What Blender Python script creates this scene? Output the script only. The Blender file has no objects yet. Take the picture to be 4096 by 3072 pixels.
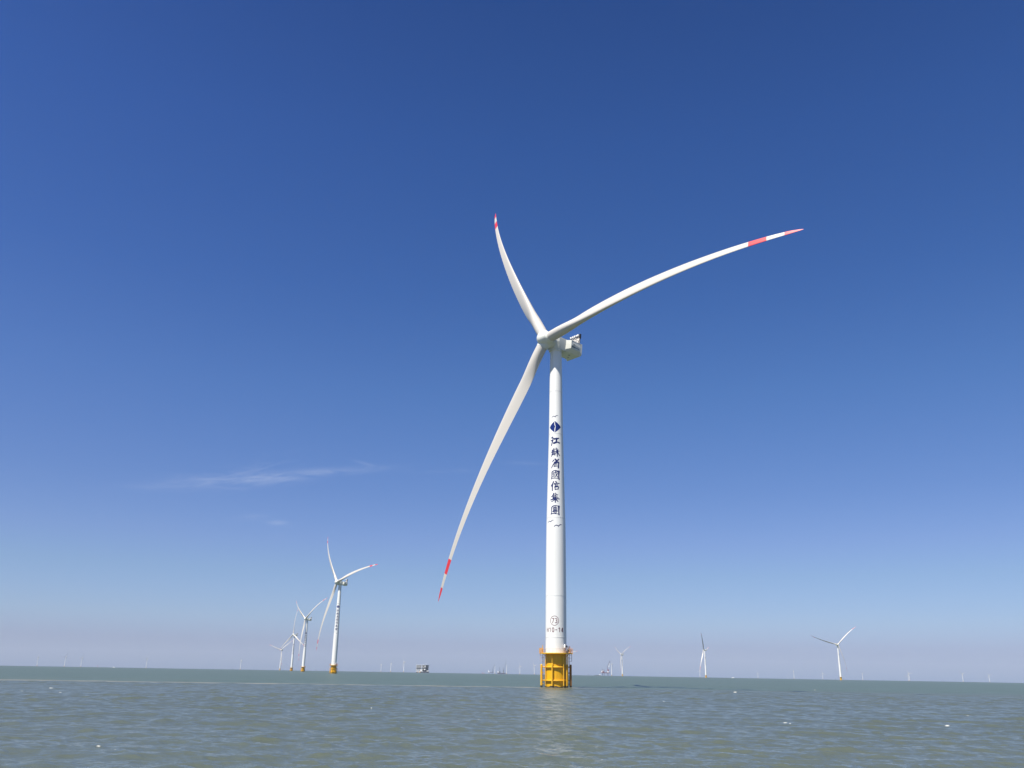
import bpy, bmesh, math, random
import numpy as np
from mathutils import Vector, Matrix
R_ = math.radians
scene = bpy.context.scene
COL = scene.collection
random.seed(7)

# ------------------------------------------------------------------ camera
CAMZ = 3.757
PITCH, ROLL, FPX = R_(18.642), R_(0.972), 3428.0
camd = bpy.data.cameras.new('camera')
camd.sensor_width = 36.0
camd.lens = 36.0 * FPX / 4096.0
camd.clip_start = 0.1
camd.clip_end = 60000.0
cam = bpy.data.objects.new('camera', camd)
COL.objects.link(cam)
cam.location = (0, 0, CAMZ)
F = Vector((0, math.cos(PITCH), math.sin(PITCH)))
Rt0 = Vector((1, 0, 0)); Up0 = Vector((0, -math.sin(PITCH), math.cos(PITCH)))
Rt = math.cos(ROLL) * Rt0 + math.sin(ROLL) * Up0
Up = -math.sin(ROLL) * Rt0 + math.cos(ROLL) * Up0
M = Matrix((Rt, Up, -F)).transposed()
cam.rotation_euler = M.to_euler()
scene.camera = cam

# ------------------------------------------------------------------ sun and sky
SUN_EL, SUN_SA = R_(61.0), R_(140.0)       # azimuth counted from +Y towards -X
sdir = Vector((-math.sin(SUN_SA) * math.cos(SUN_EL), math.cos(SUN_SA) * math.cos(SUN_EL), math.sin(SUN_EL)))
sl = bpy.data.lights.new('sun', 'SUN')
sl.energy = 4.8
sl.angle = R_(0.53)
sl.color = (1.0, 0.94, 0.85)
so = bpy.data.objects.new('sun', sl)
COL.objects.link(so)
so.location = (0, 0, 400)
so.rotation_euler = sdir.to_track_quat('Z', 'Y').to_euler()

world = bpy.data.worlds.new("World")
scene.world = world
world.use_nodes = True
nt = world.node_tree
nt.nodes.clear()


class NT:
    def __init__(s, tree): s.t = tree
    def n(s, typ, **kw):
        nd = s.t.nodes.new(typ)
        for k, v in kw.items():
            if k.startswith('i_'):
                key = k[2:]
                nd.inputs[int(key) if key.isdigit() else key.replace('_', ' ')].default_value = v
            else: setattr(nd, k, v)
        return nd
    def l(s, a, b): s.t.links.new(a, b)
    def m(s, op, a, b=None, c=None, clamp=False):
        nd = s.t.nodes.new('ShaderNodeMath'); nd.operation = op; nd.use_clamp = clamp
        for i, v in enumerate((a, b, c)):
            if v is None: continue
            if isinstance(v, (int, float)): nd.inputs[i].default_value = v
            else: s.l(v, nd.inputs[i])
        return nd.outputs[0]
    def ramp(s, fac, stops, interp='LINEAR'):
        nd = s.t.nodes.new('ShaderNodeValToRGB'); nd.color_ramp.interpolation = interp
        e = nd.color_ramp.elements
        while len(e) < len(stops): e.new(0.5)
        for k, (p, c) in enumerate(stops):
            e[k].position = p
            e[k].color = (c, c, c, 1) if isinstance(c, (int, float)) else (*c, 1)
        s.l(fac, nd.inputs[0])
        return nd.outputs[0]
    def mix(s, typ, fac, a, b):
        nd = s.t.nodes.new('ShaderNodeMix'); nd.data_type = 'RGBA'; nd.blend_type = typ
        for sock, v in ((nd.inputs[0], fac), (nd.inputs[6], a), (nd.inputs[7], b)):
            if isinstance(v, (int, float)): sock.default_value = v
            elif isinstance(v, tuple): sock.default_value = (*v, 1)
            else: s.l(v, sock)
        return nd.outputs[2]


w = NT(nt)
sky = w.n('ShaderNodeTexSky', sky_type='NISHITA', sun_disc=False, sun_elevation=SUN_EL,
          altitude=0.0, air_density=1.0, dust_density=0.7, ozone_density=2.6)
sky.sun_rotation = -SUN_SA          # +Y is zero, clockwise positive
tc = w.n('ShaderNodeTexCoord')
sep = w.n('ShaderNodeSeparateXYZ'); w.l(tc.outputs['Generated'], sep.inputs[0])
X, Y, Z = sep.outputs
elev = w.m('ARCSINE', Z)                                     # radians
azim = w.m('ARCTAN2', X, Y)                                  # 0 ahead (+Y), right positive
# colour of the clear air by height above the horizon (deep blue above, pale mauve-grey low down)
efac = w.m('DIVIDE', elev, math.pi / 2, clamp=True)
tint = w.ramp(efac, SKY_TINT := [
    (0.00000, (0.4760, 0.6015, 1.0015)),
    (0.01778, (0.4035, 0.4472, 0.7314)),
    (0.03444, (0.4332, 0.4874, 0.6995)),
    (0.06667, (0.4188, 0.4739, 0.6381)),
    (0.08889, (0.4119, 0.4547, 0.6455)),
    (0.12444, (0.3598, 0.4331, 0.6347)),
    (0.19778, (0.2958, 0.4256, 0.6470)),
    (0.27444, (0.2298, 0.3770, 0.6359)),
    (0.38000, (0.1854, 0.3343, 0.6074)),
    (0.47778, (0.1437, 0.2727, 0.5221)),
    (1.00000, (0.1365, 0.2591, 0.4960))])
skyc = w.mix('MULTIPLY', 1.0, sky.outputs[0], tint)
# the air is a little more violet towards the left, nearer the sun's side
vio = w.m('MULTIPLY', w.m('MULTIPLY', azim, -1.8, clamp=True), w.m('MULTIPLY_ADD', elev, 6.0, -0.9, clamp=True))
skyc = w.mix('MIX', vio, skyc, w.mix('MULTIPLY', 1.0, skyc, (1.07, 1.0, 1.03)))
# thin cirrus wisps low on the left
cmb = w.n('ShaderNodeCombineXYZ')
w.l(azim, cmb.inputs[0]); w.l(elev, cmb.inputs[1])
def wisp(a0, e0, ha, he, slope, gain, nscale, seed, thr):
    da = w.m('SUBTRACT', azim, a0)
    de = w.m('SUBTRACT', w.m('SUBTRACT', elev, e0), w.m('MULTIPLY', da, slope))
    u = w.m('DIVIDE', da, ha); v = w.m('DIVIDE', de, he)
    d = w.m('ADD', w.m('MULTIPLY', u, u), w.m('MULTIPLY', v, v))
    env = w.m('POWER', 2.71828, w.m('MULTIPLY', d, -1.0))
    cv = w.n('ShaderNodeCombineXYZ'); w.l(da, cv.inputs[0]); w.l(w.m('MULTIPLY', de, 5.5), cv.inputs[1]); cv.inputs[2].default_value = seed
    nz = w.n('ShaderNodeTexNoise', i_Scale=nscale, i_Detail=7.0, i_Roughness=0.62, i_Distortion=0.7); w.l(cv.outputs[0], nz.inputs['Vector'])
    f = w.m('MULTIPLY', w.m('SUBTRACT', nz.outputs[0], thr + 0.24), 4.2, clamp=True)
    return w.m('MULTIPLY', w.m('MULTIPLY', f, env), gain)
cl = None
for args in [(-0.205, 0.2160, 0.050, 0.0040, 0.12, 0.13, 24, 3.1, 0.12), (-0.270, 0.2045, 0.042, 0.0060, 0.15, 0.14, 26, 5.3, 0.12),
             (-0.325, 0.1970, 0.052, 0.0085, 0.12, 0.14, 22, 9.7, 0.15), (-0.290, 0.2085, 0.035, 0.0120, 0.35, 0.08, 30, 1.7, 0.2),
             (-0.168, 0.2262, 0.018, 0.0018, -0.20, 0.08, 30, 7.7, 0.1), (-0.080, 0.2220, 0.060, 0.0024, 0.05, 0.05, 20, 11.7, 0.2),
             (-0.385, 0.1860, 0.040, 0.0040, 0.13, 0.06, 22, 2.2, 0.1), (-0.2635, 0.1546, 0.011, 0.0028, 0.0, 0.11, 30, 4.4, 0.05),
             (-0.2945, 0.1588, 0.018, 0.0034, 0.15, 0.05, 30, 6.6, 0.1), (0.010, 0.2335, 0.035, 0.0024, 0.0, 0.05, 20, 8.8, 0.2)]:
    v_ = wisp(*args)
    cl = v_ if cl is None else w.m('ADD', cl, v_, clamp=True)
skyc = w.mix('MIX', cl, skyc, (4.6, 4.9, 5.5))
bg = w.n('ShaderNodeBackground'); bg.inputs['Strength'].default_value = 0.10
w.l(skyc, bg.inputs['Color'])
wo = w.n('ShaderNodeOutputWorld'); w.l(bg.outputs[0], wo.inputs[0])

scene.view_settings.view_transform = 'Standard'
scene.view_settings.look = 'None'
scene.view_settings.gamma = 1.0
scene.view_settings.exposure = 0.85
scene.cycles.max_bounces = 6
scene.cycles.volume_bounces = 0
scene.cycles.use_denoising = True

# ------------------------------------------------------------------ materials
def mat(name, col, rough=0.5, metal=0.0, spec=0.5, noise=0.0, nscale=1.0, streak=0.0, dirt=None, stretch=(1, 1, 1), coat=0.0):
    m = bpy.data.materials.new(name); m.use_nodes = True
    t = NT(m.node_tree); b = m.node_tree.nodes['Principled BSDF']
    b.inputs['Roughness'].default_value = rough
    b.inputs['Metallic'].default_value = metal
    b.inputs['Specular IOR Level'].default_value = spec
    b.inputs['Coat Weight'].default_value = coat
    b.inputs['Base Color'].default_value = (*col, 1)
    if noise > 0:
        tcn = t.n('ShaderNodeTexCoord'); mp = t.n('ShaderNodeMapping'); mp.inputs['Scale'].default_value = stretch
        t.l(tcn.outputs['Object'], mp.inputs[0])
        nz = t.n('ShaderNodeTexNoise', i_Scale=nscale, i_Detail=6.0, i_Roughness=0.6); t.l(mp.outputs[0], nz.inputs['Vector'])
        f = t.ramp(nz.outputs[0], [(0.35, 0.0), (0.75, 1.0)])
        d = dirt or tuple(c * 0.7 for c in col)
        c = t.mix('MIX', t.m('MULTIPLY', f, noise), col, d)
        t.l(c, b.inputs['Base Color'])
        bmp = t.n('ShaderNodeBump', i_Strength=0.08, i_Distance=0.05); t.l(nz.outputs[0], bmp.inputs['Height'])
        t.l(bmp.outputs[0], b.inputs['Normal'])
    return m

M_TOWER = mat('tower_paint', (0.76, 0.765, 0.73), 0.38, noise=0.35, nscale=0.9, dirt=(0.66, 0.65, 0.58), stretch=(1, 1, 0.12))
M_BLADE = mat('blade_gelcoat', (0.52, 0.495, 0.445), 0.42, noise=0.35, nscale=0.5, dirt=(0.46, 0.44, 0.39), stretch=(1, 1, 0.1))
M_RED = mat('red_band_paint', (0.62, 0.035, 0.045), 0.4, noise=0.3, nscale=0.8)
M_NAC = mat('nacelle_shell', (0.66, 0.67, 0.61), 0.4, noise=0.4, nscale=0.5, dirt=(0.60, 0.60, 0.50))
M_SEAM = mat('shell_seam', (0.33, 0.34, 0.32), 0.6)
M_YEL = mat('yellow_steel', (0.72, 0.40, 0.004), 0.42, noise=0.75, nscale=1.1, dirt=(0.58, 0.28, 0.01), stretch=(1, 1, 0.16))
M_YELP = mat('yellow_pipe', (0.74, 0.42, 0.015), 0.45, noise=0.55, nscale=1.8, dirt=(0.50, 0.22, 0.04))
M_WEED = mat('tide_growth', (0.05, 0.04, 0.028), 0.7, noise=0.7, nscale=3.0, dirt=(0.02, 0.02, 0.018))
M_ORANGE = mat('orange_rail_paint', (0.68, 0.36, 0.06), 0.5, noise=0.5, nscale=2.0)
M_PINK = mat('faded_rail_paint', (0.55, 0.36, 0.30), 0.6, noise=0.5, nscale=3.0)
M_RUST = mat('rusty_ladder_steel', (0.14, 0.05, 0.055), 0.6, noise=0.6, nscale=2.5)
M_DARK = mat('dark_metal', (0.035, 0.035, 0.04), 0.45, metal=0.2)
M_GREY = mat('galvanised_steel', (0.42, 0.41, 0.40), 0.45, metal=0.4)
M_WHITE = mat('white_gear_paint', (0.80, 0.80, 0.78), 0.4)
M_INK = mat('navy_lettering', (0.006, 0.016, 0.10), 0.6, spec=0.2)
M_EMB = mat('blue_emblem', (0.002, 0.020, 0.15), 0.6, spec=0.2)
M_MAROON = mat('maroon_numerals', (0.12, 0.018, 0.03), 0.6, spec=0.2)
M_LOGO = mat('nacelle_mark_ink', (0.03, 0.05, 0.06), 0.5)
M_HULLD = mat('dark_hull', (0.10, 0.10, 0.15), 0.5, noise=0.4, nscale=0.2)
M_HULLR = mat('maroon_hull', (0.13, 0.05, 0.08), 0.5, noise=0.4, nscale=0.2)
M_STEELD = mat('dark_steel_and_shade', (0.12, 0.15, 0.17), 0.5, noise=0.5, nscale=0.2)  # dark steel, also painted as shade between the substation decks
M_CRED = mat('crane_red', (0.18, 0.06, 0.08), 0.5)
M_BUOY = mat('buoy_red', (0.5, 0.10, 0.05), 0.5)

# ------------------------------------------------------------------ mesh helpers
def orth(d):
    d = Vector(d).normalized()
    a = Vector((0, 0, 1)) if abs(d.z) < 0.9 else Vector((1, 0, 0))
    u = d.cross(a).normalized(); return u, d.cross(u).normalized(), d

class MB:
    """collects shapes into one mesh"""
    def __init__(s): s.v = []; s.f = []; s.mi = []; s.cur = 0
    def add(s, vs, fs):
        o = len(s.v); s.v += [tuple(v) for v in vs]
        s.f += [tuple(i + o for i in f) for f in fs]; s.mi += [s.cur] * len(fs)
    def tube(s, p0, p1, r, n=10, r1=None):
        p0, p1 = Vector(p0), Vector(p1); r1 = r if r1 is None else r1
        if (p1 - p0).length < 1e-6: return
        u, v, d = orth(p1 - p0); vs = []
        for p, rr in ((p0, r), (p1, r1)):
            for k in range(n):
                a = 2 * math.pi * k / n
                vs.append(p + u * (rr * math.cos(a)) + v * (rr * math.sin(a)))
        fs = [(k, (k + 1) % n, n + (k + 1) % n, n + k) for k in range(n)]
        fs += [tuple(range(n - 1, -1, -1)), tuple(range(n, 2 * n))]
        s.add(vs, fs)
    def path(s, pts, r, n=8, closed=False):
        m = len(pts)
        for i in range(m if closed else m - 1): s.tube(pts[i], pts[(i + 1) % m], r, n)
    def box(s, c, h, rot=None):
        c = Vector(c); vs = []
        for sx in (-1, 1):
            for sy in (-1, 1):
                for sz in (-1, 1):
                    p = Vector((sx * h[0], sy * h[1], sz * h[2]))
                    if rot is not None: p = rot @ p
                    vs.append(c + p)
        s.add(vs, [(0, 1, 3, 2), (4, 6, 7, 5), (0, 4, 5, 1), (2, 3, 7, 6), (0, 2, 6, 4), (1, 5, 7, 3)])
    def lathe(s, prof, n=48, mtx=None, caps=True):
        vs = []
        for (r, z) in prof:
            for k in range(n):
                a = 2 * math.pi * k / n
                p = Vector((r * math.cos(a), r * math.sin(a), z))
                vs.append(mtx @ p if mtx is not None else p)
        fs = []
        for i in range(len(prof) - 1):
            for k in range(n):
                k2 = (k + 1) % n
                fs.append((i * n + k, i * n + k2, (i + 1) * n + k2, (i + 1) * n + k))
        if caps:
            fs.append(tuple(range(n - 1, -1, -1))); m = (len(prof) - 1) * n
            fs.append(tuple(range(m, m + n)))
        s.add(vs, fs)
    def loft(s, rings, caps=True):
        n = len(rings[0]); vs = [p for r in rings for p in r]; fs = []
        for i in range(len(rings) - 1):
            for k in range(n):
                k2 = (k + 1) % n
                fs.append((i * n + k, i * n + k2, (i + 1) * n + k2, (i + 1) * n + k))
        if caps:
            fs.append(tuple(range(n - 1, -1, -1))); m = (len(rings) - 1) * n
            fs.append(tuple(range(m, m + n)))
        s.add(vs, fs)
    def mesh(s, name, mats, smooth=40):
        me = bpy.data.meshes.new(name); me.from_pydata(s.v, [], s.f)
        for m in (mats if isinstance(mats, (list, tuple)) else [mats]): me.materials.append(m)
        me.polygons.foreach_set('material_index', s.mi)
        bm = bmesh.new(); bm.from_mesh(me); bmesh.ops.recalc_face_normals(bm, faces=bm.faces)
        if smooth:
            for f in bm.faces: f.smooth = True
            for e in bm.edges:
                if len(e.link_faces) == 2 and e.calc_face_angle(0) > R_(smooth): e.smooth = False
        bm.to_mesh(me); bm.free()
        return me

def link(name, data, parent=None, loc=(0, 0, 0), mtx=None):
    o = bpy.data.objects.new(name, data); COL.objects.link(o)
    if parent is not None: o.parent = parent
    if mtx is not None: o.matrix_local = mtx
    else: o.location = loc
    return o

def tag(o, label=None, cat=None, group=None, kind=None):
    if label: o['label'] = label
    if cat: o['category'] = cat
    if group: o['group'] = group
    if kind: o['kind'] = kind
    return o

RE = 7.4e6                               # curvature of the sea (with refraction)
def sea_z(x, y): return -(x * x + y * y) / (2 * RE)

# ------------------------------------------------------------------ the sea
def build_sea():
    rows = [0.6]
    r = 0.6
    while r < 13500:
        if r < 30: k = 1.05
        elif r < 260: k = 1.0028
        elif r < 1600: k = 1.0055
        else: k = 1.03
        r *= k; rows.append(min(r, 13500.0))
    rr = np.array(rows)
    fine = np.linspace(-R_(41), R_(41), 1150)
    rest = np.linspace(R_(41), 2 * math.pi - R_(41), 122)[1:-1]
    th = np.concatenate([fine, rest]); nr, na = len(rr), len(th)
    Rg, Tg = np.meshgrid(rr, th, indexing='ij')
    Xg = (Rg * np.sin(Tg)).astype(np.float64); Yg = Rg * np.cos(Tg)
    step = np.maximum(np.gradient(rr)[:, None] * np.ones_like(Tg), Rg * 0.0012)
    rng = np.random.RandomState(11)
    RG = np.zeros_like(Xg); H = np.zeros_like(Xg); DX = np.zeros_like(Xg); DY = np.zeros_like(Xg)
    wdir = math.atan2(0.94, 0.34)        # wind blows from the left front to the right back
    lam = np.exp(rng.uniform(math.log(0.30), math.log(13.0), 150))
    # slow gusts: patches of rougher and smoother water
    gust = 1.0 + 0.30 * np.sin(Xg * 0.041 + 1.3 * np.sin(Yg * 0.027)) * np.sin(Yg * 0.033 + 0.7 * np.sin(Xg * 0.019) + 1.0)
    for L in lam:
        k = 2 * math.pi / L
        spread = 0.40 if L > 4 else 0.55
        a = wdir + rng.normal(0, spread)
        slope = 0.0235 * (1.0 if L < 2.2 else (2.2 / L) ** 0.70)
        amp = slope / k
        ph = k * (Xg * math.cos(a) + Yg * math.sin(a)) + rng.uniform(0, 6.283)
        wgt = np.clip((L / step - 1.8) / 2.0, 0, 1) * amp * (gust if L < 4 else 1.0)
        H += wgt * np.sin(ph)
        RG += (slope * (1 - np.clip((L / step - 1.8) / 2.0, 0, 1))) ** 2 / 2
        c = wgt * 1.0 * np.cos(ph)
        DX += c * math.cos(a); DY += c * math.sin(a)
    # sharpen crests a little
    Zg = H - (Xg ** 2 + Yg ** 2) / (2 * RE)
    co = np.stack([Xg + DX, Yg + DY, Zg], -1).reshape(-1, 3)
    co = np.vstack([co, [[0, 0, 0]]]).astype(np.float32)
    i, j = np.meshgrid(np.arange(nr - 1), np.arange(na), indexing='ij')
    j2 = (j + 1) % na
    q = np.stack([i * na + j, (i + 1) * na + j, (i + 1) * na + j2, i * na + j2], -1).reshape(-1, 4)[:, ::-1]
    jj = np.arange(na)
    tri = np.stack([jj, (jj + 1) % na, np.full(na, nr * na)], -1)[:, ::-1]
    me = bpy.data.meshes.new('sea')
    me.vertices.add(len(co)); me.vertices.foreach_set('co', co.ravel())
    nl = q.size + tri.size
    me.loops.add(nl); me.loops.foreach_set('vertex_index', np.concatenate([q.ravel(), tri.ravel()]).astype(np.int32))
    me.polygons.add(len(q) + len(tri))
    ls = np.concatenate([np.arange(len(q)) * 4, len(q) * 4 + np.arange(len(tri)) * 3]).astype(np.int32)
    me.polygons.foreach_set('loop_start', ls)
    me.polygons.foreach_set('use_smooth', np.ones(len(q) + len(tri), dtype=bool))
    me.update(calc_edges=True)
    # check the winding points up
    if me.polygons[len(q) // 2].normal.z < 0: me.flip_normals()
    # foam: little white caps at their places on the water
    P = co
    foam = np.zeros(len(P), np.float32)
    for (px, py, s) in CAPS:
        d = cam_ray(px, py); t = -CAMZ / d.z
        gx, gy = d.x * t, d.y * t
        rg = math.hypot(gx, gy)
        ax, ay = gx / rg, gy / rg
        dr = (P[:, 0] - gx) * ax + (P[:, 1] - gy) * ay
        dt = (P[:, 0] - gx) * ay - (P[:, 1] - gy) * ax
        wv = s * rg * 0.0042; wr = wv * 0.12 + rg * rg * 0.00008
        foam = np.maximum(foam, np.exp(-((dt / wv) ** 2 + (dr / wr) ** 2)).astype(np.float32))
    # slopes of waves too small for the mesh at this distance become gloss
    rg = np.append(np.sqrt(RG).ravel(), 0).astype(np.float32)
    at = me.attributes.new('unresolved', 'FLOAT', 'POINT'); at.data.foreach_set('value', rg)
    at = me.attributes.new('foam', 'FLOAT', 'POINT'); at.data.foreach_set('value', foam)
    return me

def cam_ray(px, py):
    d = F + Rt * ((px - 2048) / FPX) - Up * ((py - 1536) / FPX)
    return d.normalized()

CAPS = [(205, 2754, .7), (88, 2766, .4), (240, 2769, .5), (1440, 2808, .4), (392, 2993, .8), (460, 3004, .4), (1345, 2964, .4), (1485, 2835, .3), (2000, 2752, .25),
        (2940, 2769, .6), (3140, 2890, .7), (3160, 2892, .4), (3790, 2904, .8), (3870, 2866, .5), (3975, 2951, .7), (3787, 3040, .7), (2408, 3043, .5),
        (3315, 2806, .3), (2655, 2806, .4), (1915, 2878, .3), (3260, 2760, .3), (3495, 3011, .3)]

m = bpy.data.materials.new('sea_water'); m.use_nodes = True
t = NT(m.node_tree); b = m.node_tree.nodes['Principled BSDF']
b.inputs['IOR'].default_value = 1.333
b.inputs['Specular IOR Level'].default_value = 0.5
b.inputs['Roughness'].default_value = 0.10
geo = t.n('ShaderNodeNewGeometry')
sp = t.n('ShaderNodeSeparateXYZ'); t.l(geo.outputs['Position'], sp.inputs[0])
px_, py_ = sp.outputs[0], sp.outputs[1]
# tidal front: a wavering line on the water, siltier water on the near side
wob = t.n('ShaderNodeTexNoise', i_Scale=0.022, i_Detail=4.0); t.l(geo.outputs['Position'], wob.inputs['Vector'])
line = t.m('ADD', t.m('MULTIPLY', px_, FRONT_S := 0.155), FRONT_0 := 257.5)
dist = t.m('SUBTRACT', py_, t.m('ADD', line, t.m('MULTIPLY', t.m('SUBTRACT', wob.outputs[0], 0.5), 22.0)))
side = t.m('MULTIPLY_ADD', dist, 1 / 30.0, 0.5, clamp=True)           # 0 near side, 1 beyond
big = t.n('ShaderNodeTexNoise', i_Scale=0.02, i_Detail=3.0); t.l(geo.outputs['Position'], big.inputs['Vector'])
silt = t.ramp(big.outputs[0], [(0.3, (0.071, 0.086, 0.066)), (0.7, (0.075, 0.090, 0.070))])
green = t.ramp(big.outputs[0], [(0.3, (0.064, 0.088, 0.060)), (0.7, (0.068, 0.092, 0.064))])
wc = t.mix('MIX', side, silt, green)
# foam film along the front
fz = t.n('ShaderNodeTexNoise', i_Scale=0.35, i_Detail=5.0, i_Roughness=0.65)
mp = t.n('ShaderNodeMapping'); mp.inputs['Scale'].default_value = (0.25, 1.0, 1.0); t.l(geo.outputs['Position'], mp.inputs[0]); t.l(mp.outputs[0], fz.inputs['Vector'])
fade = t.m('MULTIPLY_ADD', px_, -1 / 160.0, 0.22, clamp=True)       # stronger to the left, gone behind the pile
halfw = t.m('MULTIPLY_ADD', fade, 9.0, 3.0)
band = t.m('SUBTRACT', 1.0, t.m('DIVIDE', t.m('ABSOLUTE', dist), halfw), clamp=True)
fband = t.m('MULTIPLY', t.m('MULTIPLY', t.m('MULTIPLY_ADD', fz.outputs[0], 2.2, -0.55, clamp=True), t.m('POWER', band, 0.6)), t.m('MULTIPLY_ADD', t.m('GREATER_THAN', 25.0, px_), 0.6, 0.0))
wc = t.mix('MIX', fband, wc, (0.36, 0.33, 0.28))
at = t.n('ShaderNodeAttribute', attribute_name='foam')
fn = t.n('ShaderNodeTexNoise', i_Scale=1.6, i_Detail=7.0, i_Roughness=0.8); t.l(geo.outputs['Position'], fn.inputs['Vector'])
ff = t.m('MULTIPLY', t.m('SUBTRACT', t.m('MULTIPLY', at.outputs['Fac'], t.m('MULTIPLY_ADD', fn.outputs[0], 1.6, 0.1)), 0.5), 3.5, clamp=True)
wc = t.mix('MIX', t.m('MULTIPLY', ff, 0.8), wc, (0.60, 0.60, 0.55))
t.l(wc, b.inputs['Base Color'])
anyf = t.m('ADD', t.m('MULTIPLY', fband, 0.6), ff, clamp=True)
ur = t.n('ShaderNodeAttribute', attribute_name='unresolved')
t.l(t.m('ADD', t.m('MULTIPLY_ADD', anyf, 0.5, 0.03), t.m('MULTIPLY', t.m('POWER', ur.outputs['Fac'], 1.5), 4.0), clamp=True), b.inputs['Roughness'])
t.l(t.m('MULTIPLY_ADD', ur.outputs['Fac'], -1.9, 0.46, clamp=True), b.inputs['Specular IOR Level'])
# ripples too small for the mesh
mp2 = t.n('ShaderNodeMapping'); mp2.inputs['Scale'].default_value = (0.45, 1.0, 1.0)
t.l(geo.outputs['Position'], mp2.inputs[0])
n1 = t.n('ShaderNodeTexNoise', i_Scale=2.6, i_Detail=5.0, i_Roughness=0.6, i_Distortion=0.6); t.l(mp2.outputs[0], n1.inputs['Vector'])
n2 = t.n('ShaderNodeTexNoise', i_Scale=0.55, i_Detail=4.0, i_Roughness=0.55, i_Distortion=0.4); t.l(mp2.outputs[0], n2.inputs['Vector'])
n0 = t.n('ShaderNodeTexNoise', i_Scale=6.5, i_Detail=4.0, i_Roughness=0.6, i_Distortion=0.8); t.l(mp2.outputs[0], n0.inputs['Vector'])
h = t.m('ADD', t.m('ADD', t.m('MULTIPLY', n1.outputs[0], 0.075), t.m('MULTIPLY', n2.outputs[0], 0.05)), t.m('MULTIPLY', n0.outputs[0], 0.030))
bp = t.n('ShaderNodeBump', i_Strength=1.0, i_Distance=1.0); t.l(h, bp.inputs['Height'])
t.l(bp.outputs[0], b.inputs['Normal'])
M_SEA = m
sea_me = build_sea(); sea_me.materials.append(M_SEA)
sea = link('sea', sea_me); tag(sea, kind='structure')

# ------------------------------------------------------------------ wind turbine geometry
HUBZ, TOWZ, OVER = 107.78, 104.9, 4.53
PROF = [(3.10, 9.4), (3.10, 22.8), (3.02, 40.0), (2.94, 47.4), (2.62, 60.7), (2.26, 76.0), (1.97, 99.0), (1.86, TOWZ)]
def tow_r(z):
    for (r0, z0), (r1, z1) in zip(PROF, PROF[1:]):
        if z <= z1: return r0 + (r1 - r0) * (z - z0) / (z1 - z0)
    return PROF[-1][0]

def tower_mesh(rings=True):
    mb = MB(); zs = sorted(set([p[1] for p in PROF] + [12 + 4 * k for k in range(23)]))
    prof = []
    for z in zs: prof.append((tow_r(z), z))
    mb.lathe(prof, 96)
    if rings:
        for z in (14.0, 26.0, 49.4, 76.2, 90.5):
            r = tow_r(z); mb.lathe([(r - .02, z - .05), (r + .035, z - .06), (r + .035, z + .06), (r - .02, z + .05)], 96, caps=False)
        # door and the landing stair behind it
    return mb.mesh('tower', M_TOWER)

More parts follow.
